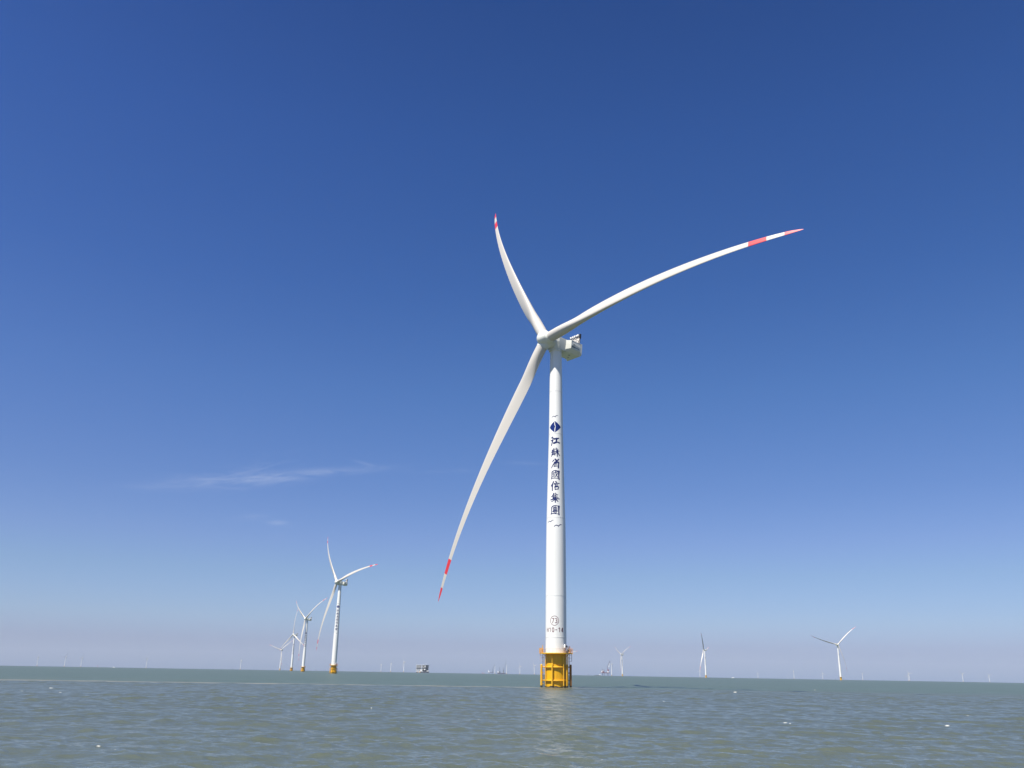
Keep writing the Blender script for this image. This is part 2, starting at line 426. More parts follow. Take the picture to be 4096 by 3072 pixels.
def blade_mesh(L=92.6, cone=-0.0645, b2=0.777, b3=9.72, sw=2.69):
    """local frame: Z outwards along the span, X the way it turns, Y downwind"""
    st = [0.0, 2.0, 4.5, 7, 10, 14, 18, 23, 29, 36, 44, 52, 60, 68, 75, 78.1, 78.11, 83.1, 83.11, 87.8, 87.81, 90, 91.8, 92.6]
    stt = []
    for a, c in zip(st, st[1:]):
        n = 2 if c - a > 2 else 1
        for k in range(n): stt.append(a + (c - a) * k / n)
    stt.append(92.6)
    cs = [(0, 3.5), (5, 3.5), (9, 3.65), (15, 4.3), (20, 4.5), (26, 4.4), (36, 4.0), (50, 3.1), (65, 2.25), (78, 1.65), (86, 1.3), (89.5, .95), (91.5, .5), (92.6, .06)]
    tk = [(0, 1.0), (5, 1.0), (10, .84), (16, .60), (23, .44), (36, .31), (60, .2), (92.6, .16)]
    tw = [(0, 16), (12, 16), (20, 13), (30, 10.5), (45, 6.5), (60, 4), (92.6, 1.5)]
    def ip(tab, x):
        for (x0, y0), (x1, y1) in zip(tab, tab[1:]):
            if x <= x1:
                f = (x - x0) / (x1 - x0) if x1 > x0 else 0
                return y0 + (y1 - y0) * f
        return tab[-1][1]
    sm = lambda tab, x: (ip(tab, max(0, x - 2.5)) + 2 * ip(tab, x) + ip(tab, min(92.6, x + 2.5))) / 4
    N = 36; rings = []
    for r in stt:
        s = r / L
        c = sm(cs, r) if r < 88 else ip(cs, r); th = sm(tk, r); be = R_(ip(tw, r) + PITCHB)
        circ = max(0.0, min(1.0, (16 - r) / 11.5)); circ = circ * circ * (3 - 2 * circ)
        ring = []
        for k in range(N):
            a = 2 * math.pi * k / N
            xc, yc = math.cos(a) * c / 2 * 1.0, math.sin(a) * c / 2
            # aerofoil: u runs from leading (0) to trailing edge (1)
            u = (1 - math.cos(a)) / 2
            yt = 5 * th * (0.2969 * math.sqrt(max(u, 0)) - 0.1260 * u - 0.3516 * u * u + 0.2843 * u ** 3 - 0.1036 * u ** 4)
            yt *= c * (1 if math.sin(a) >= 0 else -0.72)
            camb = 0.025 * c * math.sin(math.pi * u)
            xa, ya = (0.32 - u) * c, yt + camb
            x = xc * circ + xa * (1 - circ); y = yc * circ + ya * (1 - circ)
            # suction side faces downwind, leading edge pitched towards the wind
            X_ = x * math.cos(be) + y * math.sin(be); Y_ = -x * math.sin(be) + y * math.cos(be)
            d = r * math.tan(cone) + b2 * s * s + b3 * s ** 3
            ring.append(Vector((X_ + sw * s * s, Y_ + d, r)))
        rings.append(ring)
    mb = MB()
    vs = [p for q in rings for p in q]; o = len(rings)
    fs = []; mi = []
    for i in range(o - 1):
        rm = (stt[i] + stt[i + 1]) / 2
        red = 1 if (78.1 < rm < 83.11 or rm > 87.8) else 0
        red = 1 if (78.1 < rm < 83.11 or rm > 87.8) else 0
        for k in range(N):
            k2 = (k + 1) % N
            fs.append((i * N + k, i * N + k2, (i + 1) * N + k2, (i + 1) * N + k)); mi.append(red)
    fs.append(tuple(range(N - 1, -1, -1))); mi.append(0); mm = (o - 1) * N; fs.append(tuple(range(mm, mm + N))); mi.append(1)
    mb.v = [tuple(v) for v in vs]; mb.f = fs; mb.mi = mi
    return mb.mesh('rotor_blade', [M_BLADE, M_RED], smooth=50)
PITCHB = 2.0

# the nacelle and rotor frame: local -Y upwind, +Y downwind, Z up, origin at the hub centre
AXM = Matrix(((1, 0, 0), (0, 0, 1), (0, -1, 0))).to_4x4()       # lathe z -> +Y
def hub_mesh():
    mb = MB()
    prof = [(0.02, -3.1), (0.8, -3.02), (1.4, -2.75), (1.9, -2.3), (2.2, -1.7), (2.36, -0.9), (2.42, 0.2), (2.42, 1.55), (2.34, 1.72)]
    mb.lathe(prof, 56, AXM)
    for k in range(3):
        a = k * 2 * math.pi / 3
        e = Vector((math.sin(a), 0, math.cos(a)))
        mb.tube(e * 1.2, e * 2.75, 2.0, 40, 1.95)
        mb.tube(e * 2.75, e * 2.95, 1.86, 40)
    return mb.mesh('rotor_hub', M_NAC, smooth=35)

def ext(mb, pts, y0, y1, pts1=None):
    """pts: list of (x,z) outline extruded along Y"""
    pts1 = pts1 or pts
    mb.loft([[Vector((x, y0, z)) for x, z in pts], [Vector((x, y1, z)) for x, z in pts1]])

def nacelle_mesh():
    mb = MB()
    mb.lathe([(2.15, 1.74), (2.3, 1.95), (2.3, 2.9), (2.05, 3.2)], 48, AXM)
    # neck and front housing
    A0 = [(-2.0, 1.7), (2.0, 1.7), (2.15, -0.4), (1.5, -2.55), (-1.5, -2.55), (-2.15, -0.4)]
    A1 = [(-2.35, 1.85), (2.35, 1.85), (2.4, 0.2), (2.15, -2.35), (-2.15, -2.35), (-2.4, 0.2)]
    ext(mb, A0, 2.6, 4.0, A1)
    ext(mb, A1, 4.003, 7.3)
    # wide rear cabin: the front corners flare out from the housing
    B0 = [(-2.35, 1.6), (2.35, 1.6), (2.45, 0.2), (2.2, -2.3), (-2.2, -2.3), (-2.45, 0.2)]
    B1 = [(-3.7, 1.68), (3.7, 1.68), (3.75, 0.0), (3.6, -1.25), (-3.6, -1.25), (-3.75, 0.0)]
    B1b = [(-3.7, 1.68), (3.7, 1.68), (3.75, 0.0), (3.6, -1.25), (2.4, -2.35), (-2.4, -2.35), (-3.6, -1.25), (-3.75, 0.0)]
    B0b = [(-2.35, 1.6), (2.35, 1.6), (2.45, 0.2), (2.3, -1.6), (2.1, -2.35), (-2.1, -2.35), (-2.3, -1.6), (-2.45, 0.2)]
    ext(mb, B0b, 6.9, 8.1, B1b)
    ext(mb, B1b, 8.103, 12.2)
    C1 = [(-3.7, 1.66), (3.7, 1.66), (3.75, 0.0), (3.65, -2.1), (3.3, -2.42), (-3.3, -2.42), (-3.65, -2.1), (-3.75, 0.0)]
    ext(mb, B1b, 12.203, 13.0, C1)
    # yaw collar on the tower
    mb.lathe([(2.08, -2.95), (2.12, -2.6), (2.12, -2.3)], 48, Matrix.Translation((0, OVER, 0)))
    mb.cur = 1
    # seams
    for x in (-1, 1):
        mb.box((x * 3.755, 8.12, 0.2), (.02, .03, 1.4)); mb.box((x * 3.745, 12.2, 0.1), (.02, .03, 1.4))
        mb.box((x * 2.31, 4.5, -0.4), (.02, .03, 1.6)); mb.box((x * 3.71, 10.3, 1.52), (.03, 2.1, .03))
    mb.box((0, 10.2, 1.74), (3.4, .04, .05)); mb.box((0.8, 10.0, -2.375), (.35, .35, .02)); mb.box((-0.9, 11.2, -2.375), (.25, .25, .02))
    return mb.mesh('nacelle', [M_NAC, M_SEAM], smooth=8)

def rack_mesh():
    """cooler rack standing across the back of the nacelle roof: dark radiators in a braced frame, five white fan boxes on top"""
    mb = MB()
    y = 12.35; z0 = 1.66; z1 = 5.0; x0 = 0.75; W_ = 2.15
    mb.cur = 0
    xs = [x0 + W_ * k / 3 for k in range(-3, 4)]
    for x in xs:
        b_ = x0 + .9 + (x - x0) * .55
        mb.tube((b_, y, z0), (x, y, z1), .075, 6); mb.tube((b_, y - 1.1, z0), (x, y, z1 - .8), .05, 6)
    for k in range(6):
        mb.tube((xs[k], y - .1, z1), (x0 + .9 + (xs[k + 1] - x0) * .62, y - .1, z0 + .8), .05, 6)
    for z in (2.6, 3.4, 4.2, z1):
        f = (z - z0) / (z1 - z0); f2 = .55 + .45 * f; c_ = x0 + .9 * (1 - f)
        mb.tube((c_ - W_ * f2, y - .1, z), (c_ + W_ * f2, y - .1, z), .07, 6)
    mb.cur = 1
    ext(mb, [(x0 - W_, z1 - .05), (x0 + W_, z1 - .05), (x0 + .9 + W_ * .6, 2.5), (x0 + .9 - W_ * .6, 2.5)], y + .1, y + .35)
    mb.box((x0 + W_ + .25, y, 4.75), (.2, .3, .8)); mb.tube((x0 + W_ + .2, y, z0 - .1), (x0 + W_ + .2, y, 4.2), .09, 8)
    mb.box((x0 - W_ - .1, y, 4.8), (.1, .12, .45))
    mb.cur = 2
    for k, x in enumerate((-1.75, -.85, .05, .95, 1.7)):
        mb.box((x0 + x, y - .2, z1 + .25), (.26, .3, .24 - .03 * (k % 2)))
    return mb.mesh('cooler_rack', [M_GREY, M_DARK, M_WHITE], smooth=0)

def rail_side_mesh(x):
    mb = MB()
    mb.path([(x, 8.6, 2.7), (x, 11.4, 2.7)], .03, 5)
    for yy in (8.6, 10, 11.4): mb.tube((x, yy, 1.66), (x, yy, 2.7), .03, 5)
    return mb.mesh('roof_rail', M_GREY)

# ---- flat marks bent round the tower
def bend(me, ang0, zc, off=0.012):
    """map local x (metres along the arc) and y (up) on to the tower wall; ang0 = facing direction"""
    bm = bmesh.new(); bm.from_mesh(me)
    xs = [v.co.x for v in bm.verts]; ys = [v.co.y for v in bm.verts]
    x = min(xs) + 0.12
    while x < max(xs):
        bmesh.ops.bisect_plane(bm, geom=bm.verts[:] + bm.edges[:] + bm.faces[:], plane_co=(x, 0, 0), plane_no=(1, 0, 0)); x += 0.12
    for v in bm.verts:
        z = zc + v.co.y; r = tow_r(z) + off + v.co.z
        a = v.co.x / tow_r(zc)
        # facing -Y at a=0, positive x to the viewer's right (+X)
        v.co = Vector((r * math.sin(a + ang0), -r * math.cos(a + ang0), z))
    bmesh.ops.recalc_face_normals(bm, faces=bm.faces)
    bm.to_mesh(me); bm.free()
    return me

def poly_mesh(name, polys, lift=0.0):
    bm = bmesh.new()
    for k, p in enumerate(polys):
        vs = [bm.verts.new((q[0], q[1], q[2] if len(q) > 2 else lift * k)) for q in p]
        bm.faces.new(vs)
    bmesh.ops.triangulate(bm, faces=bm.faces[:])
    me = bpy.data.meshes.new(name); bm.to_mesh(me); bm.free(); return me

def stroke(pts, wd):
    """ribbon along pts with half widths wd -> one quad per piece"""
    out = []
    P = [Vector((p[0], p[1], 0)) for p in pts]
    m_ = len(P) - 1
    if isinstance(wd, (int, float)): wd = [wd] * len(P)
    N_ = []
    for i in range(m_ + 1):
        d = (P[min(i + 1, m_)] - P[max(i - 1, 0)]).normalized(); N_.append(Vector((-d.y, d.x, 0)))
    for i in range(m_):
        a, c = wd[i], wd[i + 1]
        q = [P[i] + N_[i] * a, P[i] - N_[i] * a, P[i + 1] - N_[i + 1] * c, P[i + 1] + N_[i + 1] * c]
        out.append([(v.x, v.y) for v in q])
    return out

def bird(wd, hh):
    f = [(-.5, -.38), (-.38, -.02), (-.2, .16), (-.04, .02), (.03, -.22), (.1, .1), (.26, .36), (.42, .36), (.5, .26)]
    pts = [(x * wd, y * hh) for x, y in f]
    return stroke(pts, [0.02 * wd, .04 * wd, .05 * wd, .05 * wd, .045 * wd, .05 * wd, .045 * wd, .025 * wd, .01 * wd])

# brush-written characters: strokes as (points, half width) in a box from -1 to 1
BRUSH = [
    # jiang
    [([(-.72, .88), (-.5, .72)], .16), ([(-.95, .22), (-.7, .34)], .10), ([(-.58, .30), (-.72, -.3), (-.88, -.92)], .13),
     ([(-.2, .55), (.3, .60), (.78, .70)], .15), ([(.32, .6), (.25, .1), (.12, -.28)], .16), ([(-.28, -.42), (.2, -.28), (.55, -.2), (.95, -.38)], .16)],
    # su
    [([(-.75, .52), (-.1, .66), (.5, .82)], .07), ([(-.28, .95), (-.42, .55)], .08), ([(.2, 1.0), (.26, .66)], .07),
     ([(-.45, .5), (-.92, .02)], .08), ([(-.5, .3), (-.1, .36), (-.3, .12)], .06), ([(-.7, .05), (-.72, -.35)], .07), ([(-.7, .05), (-.1, .12), (-.1, -.3)], .07),
     ([(-.7, -.15), (-.1, -.08)], .05), ([(-.4, .1), (-.4, -.3)], .05), ([(-.75, -.4), (-.1, -.3)], .08), ([(-.62, -.5), (-.92, -.92)], .10),
     ([(-.35, -.5), (-.22, -.7)], .07), ([(-.12, -.48), (.0, -.68)], .07),
     ([(.65, .56), (.2, .42)], .07), ([(.08, .14), (.9, .30)], .07), ([(.45, .5), (.46, -.96)], .11), ([(.4, .15), (.05, -.4)], .07), ([(.5, .1), (.75, -.4), (.98, -.72)], .11)],
    # sheng
    [([(.0, .95), (.28, .62), (.82, .98)], .12), ([(.28, .7), (.4, .45)], .14), ([(-.35, .72), (-.62, .42)], .10), ([(.7, .85), (.0, .32), (-.5, -.3), (-.85, -.92)], .10),
     ([(-.2, .15), (-.26, -.72)], .08), ([(-.1, .2), (.72, .30), (.74, -.3), (.70, -.95)], .15), ([(.0, -.05), (.42, .0)], .06), ([(.0, -.3), (.42, -.27)], .06), ([(-.1, -.6), (.5, -.55)], .08)],
    # guo
    [([(-.75, .6), (-.8, -.3), (-.95, -.92)], .08), ([(-.62, .74), (.0, .96), (.85, .76)], .09), ([(.84, .78), (.80, -.2), (.88, -.97)], .14), ([(-.8, -.68), (.3, -.72), (.8, -.84)], .07),
     ([(-.5, .42), (.5, .60)], .07), ([(-.5, .2), (-.5, -.05), (-.15, .0), (-.15, .25), (-.5, .2)], .055), ([(-.58, -.34), (-.05, -.2)], .07),
     ([(.12, .8), (.22, .05), (.6, -.52)], .09), ([(.5, .3), (.28, -.1), (-.1, -.5)], .07), ([(.42, .78), (.55, .68)], .06)],
    # xin
    [([(-.38, .96), (-.6, .5), (-.95, .05)], .11), ([(-.64, .42), (-.64, -.95)], .13), ([(.15, .98), (.36, .80)], .11), ([(-.2, .50), (.3, .60), (.92, .62)], .10),
     ([(.0, .30), (.6, .35)], .07), ([(.0, .05), (.6, .09)], .07), ([(-.05, -.2), (.02, -.78)], .09), ([(-.05, -.18), (.75, -.12), (.58, -.68)], .10), ([(.0, -.7), (.7, -.64)], .08)],
    # ji
    [([(-.28, .98), (-.5, .6), (-.85, .25)], .10), ([(.1, 1.0), (.24, .82)], .09), ([(-.48, .56), (-.5, -.08)], .09), ([(-.48, .60), (.62, .72)], .07), ([(-.42, .35), (.5, .43)], .055),
     ([(-.42, .14), (.5, .22)], .055), ([(.06, .66), (.06, .0)], .07), ([(-.5, -.06), (.72, .04)], .07), ([(-.95, -.38), (.0, -.22), (.95, -.2)], .09),
     ([(.05, .0), (.05, -.96)], .12), ([(-.05, -.3), (-.4, -.6), (-.8, -.8)], .08), ([(.15, -.3), (.62, -.76)], .11)],
    # tuan
    [([(-.75, .6), (-.8, -.3), (-.92, -.92)], .09), ([(-.62, .76), (.0, .96), (.85, .8)], .09), ([(.84, .80), (.80, -.2), (.86, -.97)], .14), ([(-.8, -.72), (.3, -.76), (.8, -.84)], .07),
     ([(-.35, .56), (.42, .62)], .06), ([(.02, .76), (.02, -.1)], .06), ([(-.36, .4), (-.36, .06), (.42, .1), (.42, .45), (-.36, .4)], .05), ([(-.36, .22), (.42, .28)], .04),
     ([(-.4, -.1), (.45, -.05)], .06), ([(-.52, -.32), (.52, -.22)], .07), ([(.2, -.1), (.2, -.6), (.05, -.62)], .08), ([(-.22, -.42), (-.08, -.54)], .07)]]

def brush_mesh(strokes, sx, sy):
    polys = []
    for k, (pts, wd) in enumerate(strokes):
        closed = pts[0] == pts[-1]
        P = []
        for i in range(len(pts) - 1):
            p0, p1, p2, p3 = pts[max(i - 1, 0)], pts[i], pts[i + 1], pts[min(i + 2, len(pts) - 1)]
            n_ = 5
            for j in range(n_):
                u = j / n_
                if closed or len(pts) == 2: P.append((p1[0] + (p2[0] - p1[0]) * u, p1[1] + (p2[1] - p1[1]) * u)); continue
                c = [.5 * ((2 * p1[a]) + (-p0[a] + p2[a]) * u + (2 * p0[a] - 5 * p1[a] + 4 * p2[a] - p3[a]) * u * u + (-p0[a] + 3 * p1[a] - 3 * p2[a] + p3[a]) * u ** 3) for a in (0, 1)]
                P.append(tuple(c))
        P.append(pts[-1])
        P = [(x * sx, y * sy) for x, y in P]; m_ = len(P) - 1; h_ = wd * 1.8
        W_ = [h_ * (1.08 - .42 * (i / m_) + .10 * math.cos(6.0 * i / m_)) for i in range(m_ + 1)]
        for q in stroke(P, W_): polys.append([(x, y, .0011 * k) for x, y in q])
        for e, wv in ((P[0], W_[0]), (P[-1], W_[-1])):
            polys.append([(e[0] + wv * math.cos(R_(30 * a)), e[1] + wv * math.sin(R_(30 * a)), .0011 * k + .0004) for a in range(12)])
    me = poly_mesh('tower_lettering', polys)
    return me

MARKS = {}
def build_marks():
    a0 = R_(-10.0)
    # emblem: diamond with softly bowed sides split by a white flash
    def side(sx):
        pts = []
        H_, W_ = 1.92, 1.99
        spine = [(-.02, 1.0), (-.10, .72), (-.06, .42), (.10, .12), (.20, 0), (.06, -.14), (-.03, -.5), (-.05, -.8), (-.02, -1.0)]
        off = [0.05, .11, .12, .10, .06, .12, .12, .10, 0.05]
        sp = [((x + sx * o) * 1.0, y * H_) for (x, y), o in zip(spine, off)]
        edge = []
        for k in range(0, 13):
            tt = k / 12
            y = 1 - 2 * tt
            x = (1 - abs(y)) * W_ + 0.16 * math.sin(math.pi * min(1, 2 * min(tt, 1 - tt)))
            if k == 6: x = W_
            edge.append((sx * x, y * H_))
        edge = edge[1:-1]
        tris = []
        pa = sp; pb = [sp[0]] + edge + [sp[-1]]
        n = 24
        def at(path, u):
            ys = H_ * (1 - 2 * u)
            for (x0, y0), (x1, y1) in zip(path, path[1:]):
                if y1 <= ys <= y0 or y0 <= ys <= y1:
                    f = (ys - y0) / (y1 - y0) if y1 != y0 else 0
                    return (x0 + (x1 - x0) * f, ys)
            return path[-1]
        quads = []
        for k in range(n):
            u0, u1 = k / n, (k + 1) / n
            q = [at(pa, u0), at(pb, u0), at(pb, u1), at(pa, u1)]
            if sx < 0: q = q[::-1]
            if k == 0: q = [at(pa, 0), at(pb, u1), at(pa, u1)]
            if k == n - 1: q = [at(pa, u0), at(pb, u0), at(pa, 1)]
            quads.append(q)
        return quads
    me = poly_mesh('emblem', side(-1) + side(1)); bend(me, R_(-11.5), 78.3); me.materials.append(M_EMB); MARKS['emblem'] = me
    ys = [1774, 1819, 1864.6, 1910, 1954.7, 2001, 2048.4]
    zt = lambda y: np.interp(y, [1404, 1471, 1662, 1715, 2100, 2428, 2512], [104.93, 99.05, 82.69, 78.26, 47.38, 22.78, 16.71])
    for i, (ch, y) in enumerate(zip('江蘇省國信集團', ys)):
        z = float(zt(y))
        hgt = [2.85, 2.8, 2.95, 3.0, 2.9, 2.9, 3.0][i]
        me = brush_mesh(BRUSH[i], 1.42, hgt / 2 - .02)
        bend(me, R_(-8.5), z); me.materials.append(M_INK); MARKS['char%d' % i] = me
    for i, (xp, yp, wd) in enumerate([(2219, 1673.5, 25.6), (2202.3, 2091.5, 26), (2231.7, 2108.8, 32)]):
        z = float(zt(yp)); s = 12.4 if i == 0 else 12.9
        me = poly_mesh('bird_mark', bird(wd / s * 1.08, 0.9 if i == 0 else 1.0))
        bend(me, math.asin(max(-.95, min(.95, (xp - 2223) / s / tow_r(z)))) - R_(3.1), z); me.materials.append(M_INK); MARKS['bird%d' % i] = me
    # ring round 73
    ringp = []
    for k in range(48):
        a, c = 2 * math.pi * k / 48, 2 * math.pi * (k + 1) / 48
        ringp.append([(1.32 * math.cos(a), 1.40 * math.sin(a)), (1.19 * math.cos(a), 1.27 * math.sin(a)), (1.19 * math.cos(c), 1.27 * math.sin(c)), (1.32 * math.cos(c), 1.40 * math.sin(c))])
    me = poly_mesh('number_ring', ringp); bend(me, R_(-11.5), 18.65); me.materials.append(M_MAROON); MARKS['ring'] = me
    def digits(txt, w_, h_, adv, lw):
        P = []; x = -adv * (len(txt) - 1) / 2
        arc = lambda cx, cy, rx, ry, a0, a1, n=14: [(cx + rx * math.cos(R_(a0 + (a1 - a0) * k / n)), cy + ry * math.sin(R_(a0 + (a1 - a0) * k / n))) for k in range(n + 1)]
        for ch in txt:
            a, b = w_ / 2 - lw, h_ / 2 - lw; q = []
            if ch == '7': q = [[(-a, b), (a - .01, b)], [(a, b + lw), (-a * .45, -b - lw)]]
            if ch == '3': q = [arc(0, b * .52, a * .92, b * .48, 150, -90), arc(0, -b * .5, a, b * .5, 90, -150)]
            if ch == 'H': q = [[(-a, -b), (-a, b)], [(a, -b), (a, b)], [(-a + lw, 0), (a - lw, 0)]]
            if ch == '1': q = [[(.1 * w_, -b), (.1 * w_, b)], [(.1 * w_ - lw, b * .96), (-.38 * w_, b * .6)]]
            if ch == '0': q = [arc(0, 0, a, b, 0, 360, 28)]
            if ch == '-': q = [[(-a, 0), (a, 0)]]
            if ch == '4': q = [[(a * .45, -b), (a * .45, b)], [(a * .45 - lw, b), (-a, -b * .38)], [(-a, -b * .38 - lw), (a * .45 - lw, -b * .38 - lw)], [(a * .45 + lw, -b * .38 - lw), (a, -b * .38 - lw)]]
            for st in q: P += [[(px + x, py) for px, py in quad] for quad in stroke(st, lw)]
            x += adv
        return P
    me = poly_mesh('turbine_number', digits('73', .82, 1.42, .92, .085), .0003); bend(me, R_(-11.5), 18.65, 0.014); me.materials.append(M_MAROON); MARKS['73'] = me
    me = poly_mesh('turbine_code', digits('H10-14', .72, 1.40, .955, .088), .0003); bend(me, R_(-10.5), 16.05, 0.014); me.materials.append(M_MAROON); MARKS['code'] = me
build_marks()

def nac_mark_mesh():
    """the maker's mark on the cabin side: a swoosh over a short line of linked shapes, as it reads in the photo"""
    P = []
    P += stroke([(-1.35, .36), (-1.2, .62), (-.9, .74), (-.6, .70), (-.45, .58)], [.03, .1, .12, .1, .05])
    P += stroke([(-1.2, .3), (-.95, .4), (-.7, .36)], [.03, .08, .03])
    P += stroke([(-.5, .6), (.4, .52), (1.6, .42)], [.06, .05, .02])
    def ring(cx, cy, rx, ry, wd=.07):
        pts = [(cx + rx * math.cos(a), cy + ry * math.sin(a)) for a in [2 * math.pi * k / 12 for k in range(13)]]
        return stroke(pts, [wd] * 13)
    P += ring(-1.75, -.2, .22, .2); P += stroke([(-1.3, .0), (-1.3, -.42)], [.07, .07]); P += ring(-1.0, -.2, .2, .18)
    P += ring(-.5, -.22, .2, .17)
    x = -.2
    pts = [(-.25, -.15), (-.1, -.35), (.05, -.15), (.2, -.35), (.35, -.15), (.5, -.32), (.68, -.15), (.86, -.34), (1.0, -.1), (1.05, -.35), (1.5, -.38)]
    P += stroke(pts, [.06] * 10 + [.02])
    me = bpy.data.meshes.new('maker_mark')
    v = []; f = []
    for q in P:
        o = len(v); v += [(3.775 if True else 0, 10.2 + x_, -.35 + y_) for x_, y_ in q]; f.append(tuple(range(o, o + len(q))))
    me.from_pydata(v, [], f); me.materials.append(M_LOGO); return me

# ---- foundation pieces (origin at the waterline on the tower axis)
CR = 3.05
def pile_mesh():
    mb = MB()
    mb.cur = 0
    mb.lathe([(CR, 0.22), (CR, 9.30)], 96)
    mb.cur = 1
    n = 96; vs = []
    for k in range(n):
        a = 2 * math.pi * k / n; tz = .30 + .12 * math.sin(3 * a + 1) + .09 * math.sin(11 * a) + .06 * math.sin(23 * a + 2)
        for rr, zz in ((CR + .008, -14), (CR + .008, tz)): vs.append((rr * math.cos(a), rr * math.sin(a), zz))
    mb.add(vs, [(2 * k, (2 * k + 2) % (2 * n), (2 * k + 3) % (2 * n), 2 * k + 1) for k in range(n)])
    return mb.mesh('monopile', [M_YEL, M_WEED])

def platform_mesh():
    mb = MB(); mb.cur = 0
    prof = [(CR + .01, 9.32), (4.5, 9.32), (4.5, 9.6), (CR + .01, 9.6), (CR + .01, 9.32)]
    mb.lathe(prof, 64, caps=False)
    for s in (-1, 1):
        mb.box((s * 4.45, 0, 9.457), (.42, 1.1, .13))
    for k in range(8):
        a = k * math.pi / 4 + .3
        mb.tube((CR * math.cos(a), CR * math.sin(a), 8.5), (4.0 * math.cos(a), 4.0 * math.sin(a), 9.3), .06, 6)
    return mb.mesh('work_platform', [M_YELP])

def railing_mesh():
    mb = MB()
    pts = []
    for k in range(48):
        a = 2 * math.pi * k / 48
        p = (4.42 * math.cos(a), 4.42 * math.sin(a))
        if abs(p[1]) < 1.1: p = (math.copysign(4.82, p[0]), p[1])
        pts.append(p)
    for z, r in ((10.72, .028), (10.35, .018), (10.0, .018)):
        mb.path([(x, y, z) for x, y in pts], r, 5, closed=True)
    for k in range(0, 48, 2):
        x, y = pts[k]; mb.tube((x, y, 9.6), (x, y, 10.72), .026, 5)
    return mb.mesh('railing', M_PINK)

def gate_mesh(s):
    """orange mesh-sided landing cage on the platform edge"""
    mb = MB()
    x0, x1 = (3.85, 4.85)
    for xx in (x0, x1):
        for y in (-1.15, 1.15): mb.tube((s * xx, y, 9.6), (s * xx, y, 10.9), .06, 6)
    for y in (-1.15, 1.15):
        for z in (9.75, 10.0, 10.25, 10.5, 10.75, 10.9): mb.tube((s * x0, y, z), (s * x1, y, z), .035, 5)
        for xx in (4.1, 4.35, 4.6): mb.tube((s * xx, y, 9.6), (s * xx, y, 10.9), .03, 5)
    for z in (9.9, 10.4, 10.9): mb.tube((s * x1, -1.15, z), (s * x1, 1.15, z), .035, 5)
    return mb.mesh('landing_gate', M_ORANGE if s < 0 else M_PINK)

def cage_mesh(s):
    mb = MB()
    x0, x1 = 3.98, 4.62
    for xx in (x0, x1):
        for y in (-.35, .35): mb.tube((s * xx, y, 7.3), (s * xx, y, 9.33), .035, 5)
    for z in (7.3, 8.2, 8.9):
        mb.path([(s * x0, -.35, z), (s * x1, -.35, z), (s * x1, .35, z), (s * x0, .35, z)], .035, 5, closed=True)
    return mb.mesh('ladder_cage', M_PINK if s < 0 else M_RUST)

def landing_mesh(s):
    mb = MB()
    mb.cur = 0
    for y in (-.8, .8):
        mb.tube((s * 4.28, y, .55), (s * 4.28, y, 6.25), .29, 16)
        mb.tube((s * 4.28, y, 6.25), (s * 4.28, y, 6.42), .29, 16, .16)
        for z in (5.63, 1.95):
            mb.tube((s * 4.28, y, z), (s * 2.7, y * .9, z), .13, 10)
        for z in (4.0, .95): mb.tube((s * 4.0, y, z), (s * 3.72, y, z), .10, 8)
    mb.cur = 1
    for y in (-.8, .8): mb.tube((s * 4.28, y, -5), (s * 4.28, y, .55), .30, 16)
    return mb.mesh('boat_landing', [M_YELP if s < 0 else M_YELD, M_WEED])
M_YELD = mat('brown_pipe', (0.30, 0.145, 0.03), 0.55, noise=0.6, nscale=1.5, dirt=(0.16, 0.07, 0.03))  # brown counterpart of the yellow pipe, for the right landing

def ladder_mesh(s):
    mb = MB(); mb.cur = 0
    for x in (3.5, 3.98): mb.tube((s * x, -.02, -1), (s * x, -.02, 9.34), .055, 8)
    z = 0.6
    while z < 9.2:
        mb.tube((s * 3.5, -.02, z), (s * 3.98, -.02, z), .03 , 5); z += 0.33
    mb.cur = 1
    for z in (4.2, 5.9, 7.2, 8.3): mb.tube((s * 3.5, -.02, z), (s * 3.98, -.02, z), .06, 6)
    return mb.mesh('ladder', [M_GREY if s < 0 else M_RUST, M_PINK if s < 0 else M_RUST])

def ring_mesh(z):
    mb = MB()
    mb.lathe([(CR + .01, z - .06), (3.34, z - .2), (3.5, z - .14), (3.55, z), (3.5, z + .14), (3.34, z + .2), (CR + .01, z + .1), (CR + .01, z - .06)], 96, caps=False)
    return mb.mesh('guard_ring', M_YELP)

def pipe_mesh(x, r, top, thin, y=None, mats=None):
    mb = MB()
    y = -math.sqrt(max(.01, 3.70 ** 2 - x * x)) if y is None else y
    mb.cur = 0
    mb.tube((x, y, .5), (x, y, top), r, 14)
    mb.tube((x, y, top), (x, y, top + .35), r, 14, thin)
    mb.tube((x, y, top + .35), (x, y, 9.34), thin, 10)
    mb.cur = 1
    mb.tube((x, y, -5), (x, y, .5), r + .012, 14)
    return mb.mesh('cable_pipe', mats or [M_YELP, M_WEED])

def pole_mesh(x, top, c0, c1):
    mb = MB(); mb.cur = 0
    mb.tube((x, -.9, 9.6), (x, -.9, 10.7), .17, 10); mb.cur = 1
    mb.tube((x, -.9, 10.7), (x, -.9, top), .11, 10)
    return mb.mesh('marker_post', [c0, c1])

